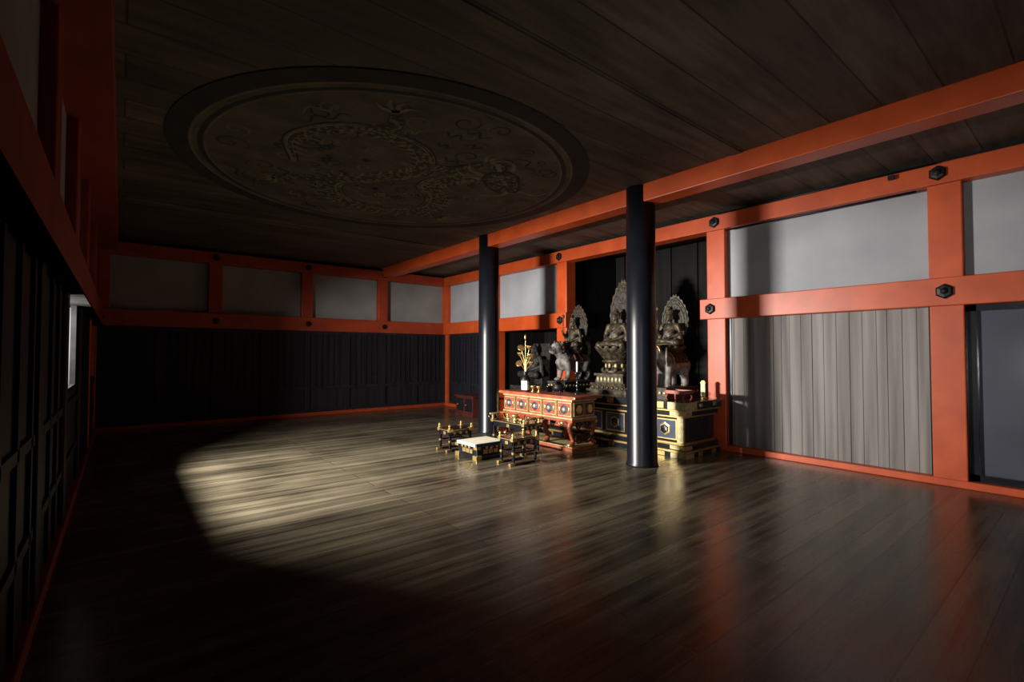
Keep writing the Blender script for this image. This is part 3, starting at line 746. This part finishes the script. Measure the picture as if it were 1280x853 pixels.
def side_desk(loc,lx,ly,h,name='gilt_side_desk',rotz=0,curl=False):
    e=empty(name,loc,rotz); b=B()
    b.box(-lx,lx,-ly,ly,h-.035,h,'black'); b.box(-lx-.004,lx+.004,-ly-.004,ly+.004,h-.022,h-.012,'gold')
    b.box(-lx+.02,lx-.02,-ly+.02,ly-.02,h-.10,h-.035,'black')
    for sx in (-1,1):
        for sy in (-1,1):
            x=sx*(lx-.035); y=sy*(ly-.03); capleg(b,x,y,h-.035,.015)
            b.lathe([(.018,0),(.022,.015),(.012,.03),(.02,.045),(.014,.06),(.003,.075)],(sx*(lx-.02),sy*(ly-.02),h),'gold',10)
            b.box(*sorted((sx*(lx+.005),sx*(lx-.07))),*sorted((sy*(ly+.005),sy*(ly-.05))),h-.04,h+.004,'gold')
    for sy in (-1,1):
        b.box(-lx+.03,lx-.03,sy*(ly-.03)-.01,sy*(ly-.03)+.01,h*.42,h*.42+.025,'black'); b.box(-lx-.03,lx+.03,sy*(ly-.03)-.018,sy*(ly-.03)+.018,.0,.03,'black')
        for sx in (-1,1): b.box(*sorted((sx*(lx+.035),sx*(lx-.03))),sy*(ly-.03)-.02,sy*(ly-.03)+.02,0,.034,'gold')
        for t in (-.5,0,.5): b.box(t*lx-.02,t*lx+.02,sy*(ly-.02)-.003,sy*(ly-.02)+.003,h-.09,h-.045,'gold')
    for sx in (-1,1):
        b.box(sx*(lx-.035)-.01,sx*(lx-.035)+.01,-ly+.03,ly-.03,h*.42,h*.42+.025,'black')
        b.box(sx*(lx-.02)-.003,sx*(lx-.02)+.003,-.03,.03,h-.09,h-.045,'gold')
    b.obj('desk_frame',e,bevel=.002)
    if curl:
        b=B()
        for sy in (-1,1):
            P=catmull([(0,sy*(ly-.02),h-.02),(0,sy*(ly+.05),h),(0,sy*(ly+.08),h+.05),(0,sy*(ly+.04),h+.075)],5)
            for x in (-lx+.01,0,lx-.01): b.tube([(x,p.y,p.z) for p in P],.014,'black',8)
            b.tube([(-lx,sy*(ly+.04),h+.075),(lx,sy*(ly+.04),h+.075)],.018,'gold',8)
        b.lathe([(.045,0),(.05,.01),(.03,.03),(.06,.06),(.065,.09),(.05,.10)],(0,.0,h),'gold',18)
        b.tube([(0,.14,h+.012),(0,.28,h+.012)],.012,'gold',8); b.lathe([(.03,0),(.04,.03),(.03,.05)],(0,-.15,h),'gold',14)
        b.obj('curled_ends_and_bell',e)
    return e
side_desk((4.12,6.50,0),.22,.17,.34)
side_desk((4.30,5.17,0),.23,.16,.36)
side_desk((4.78,5.82,0),.17,.40,.46,'curl_ended_sutra_desk',0,True)
# dark red cabinet far behind
e=empty('dark_red_cabinet',(6.62,9.75,0)); b=B()
b.box(-.22,.22,-.4,.4,.46,.5,'darkred'); b.box(-.19,.19,-.36,.36,.08,.46,'darkred'); b.box(-.21,.21,-.38,.38,0,.08,'darkred')
for y in (-.18,.18): b.box(-.20,-.19,y-.15,y+.15,.12,.42,'black'); b.ell((-.205,y+.1,.27),(.01,.015,.015),'gold',8,6)
b.obj('cabinet_body',e,bevel=.005)

# ---------------------------------------------------------------- lights
def area(name,loc,target,sx,sy,power,col=(1,1,1),spread=180):
    l=bpy.data.lights.new(name,'AREA'); l.shape='RECTANGLE'; l.size=sx; l.size_y=sy; l.energy=power; l.color=col; l.spread=math.radians(spread)
    o=bpy.data.objects.new(name,l); COL.objects.link(o); o.location=loc
    o.rotation_euler=(Vector(target)-Vector(loc)).to_track_quat('-Z','Y').to_euler(); return o
area('daylight_through_window',(-1.02,6.40,1.84),(4.5,5.8,.55),.85,.17,860,(1.0,.97,.91),150)
area('added_right_wall_fill',(-1.02,-.1,1.22),(7.0,2.3,1.55),1.5,.25,22,(1.0,.98,.96),90)  # soft fill added for the right wall, shining in through the unseen opening
w=bpy.data.worlds.new('sky'); sc.world=w; w.use_nodes=True
bg=w.node_tree.nodes['Background']; bg.inputs[0].default_value=(.80,.88,1.0,1); bg.inputs[1].default_value=.05

cam=bpy.data.cameras.new('camera'); co=bpy.data.objects.new('camera',cam); COL.objects.link(co)
cam.lens=17.02; cam.sensor_width=36; cam.clip_start=.02
co.location=(0,0,1.5); co.rotation_euler=(math.radians(90+1.47),0,math.radians(-39.0))
sc.camera=co
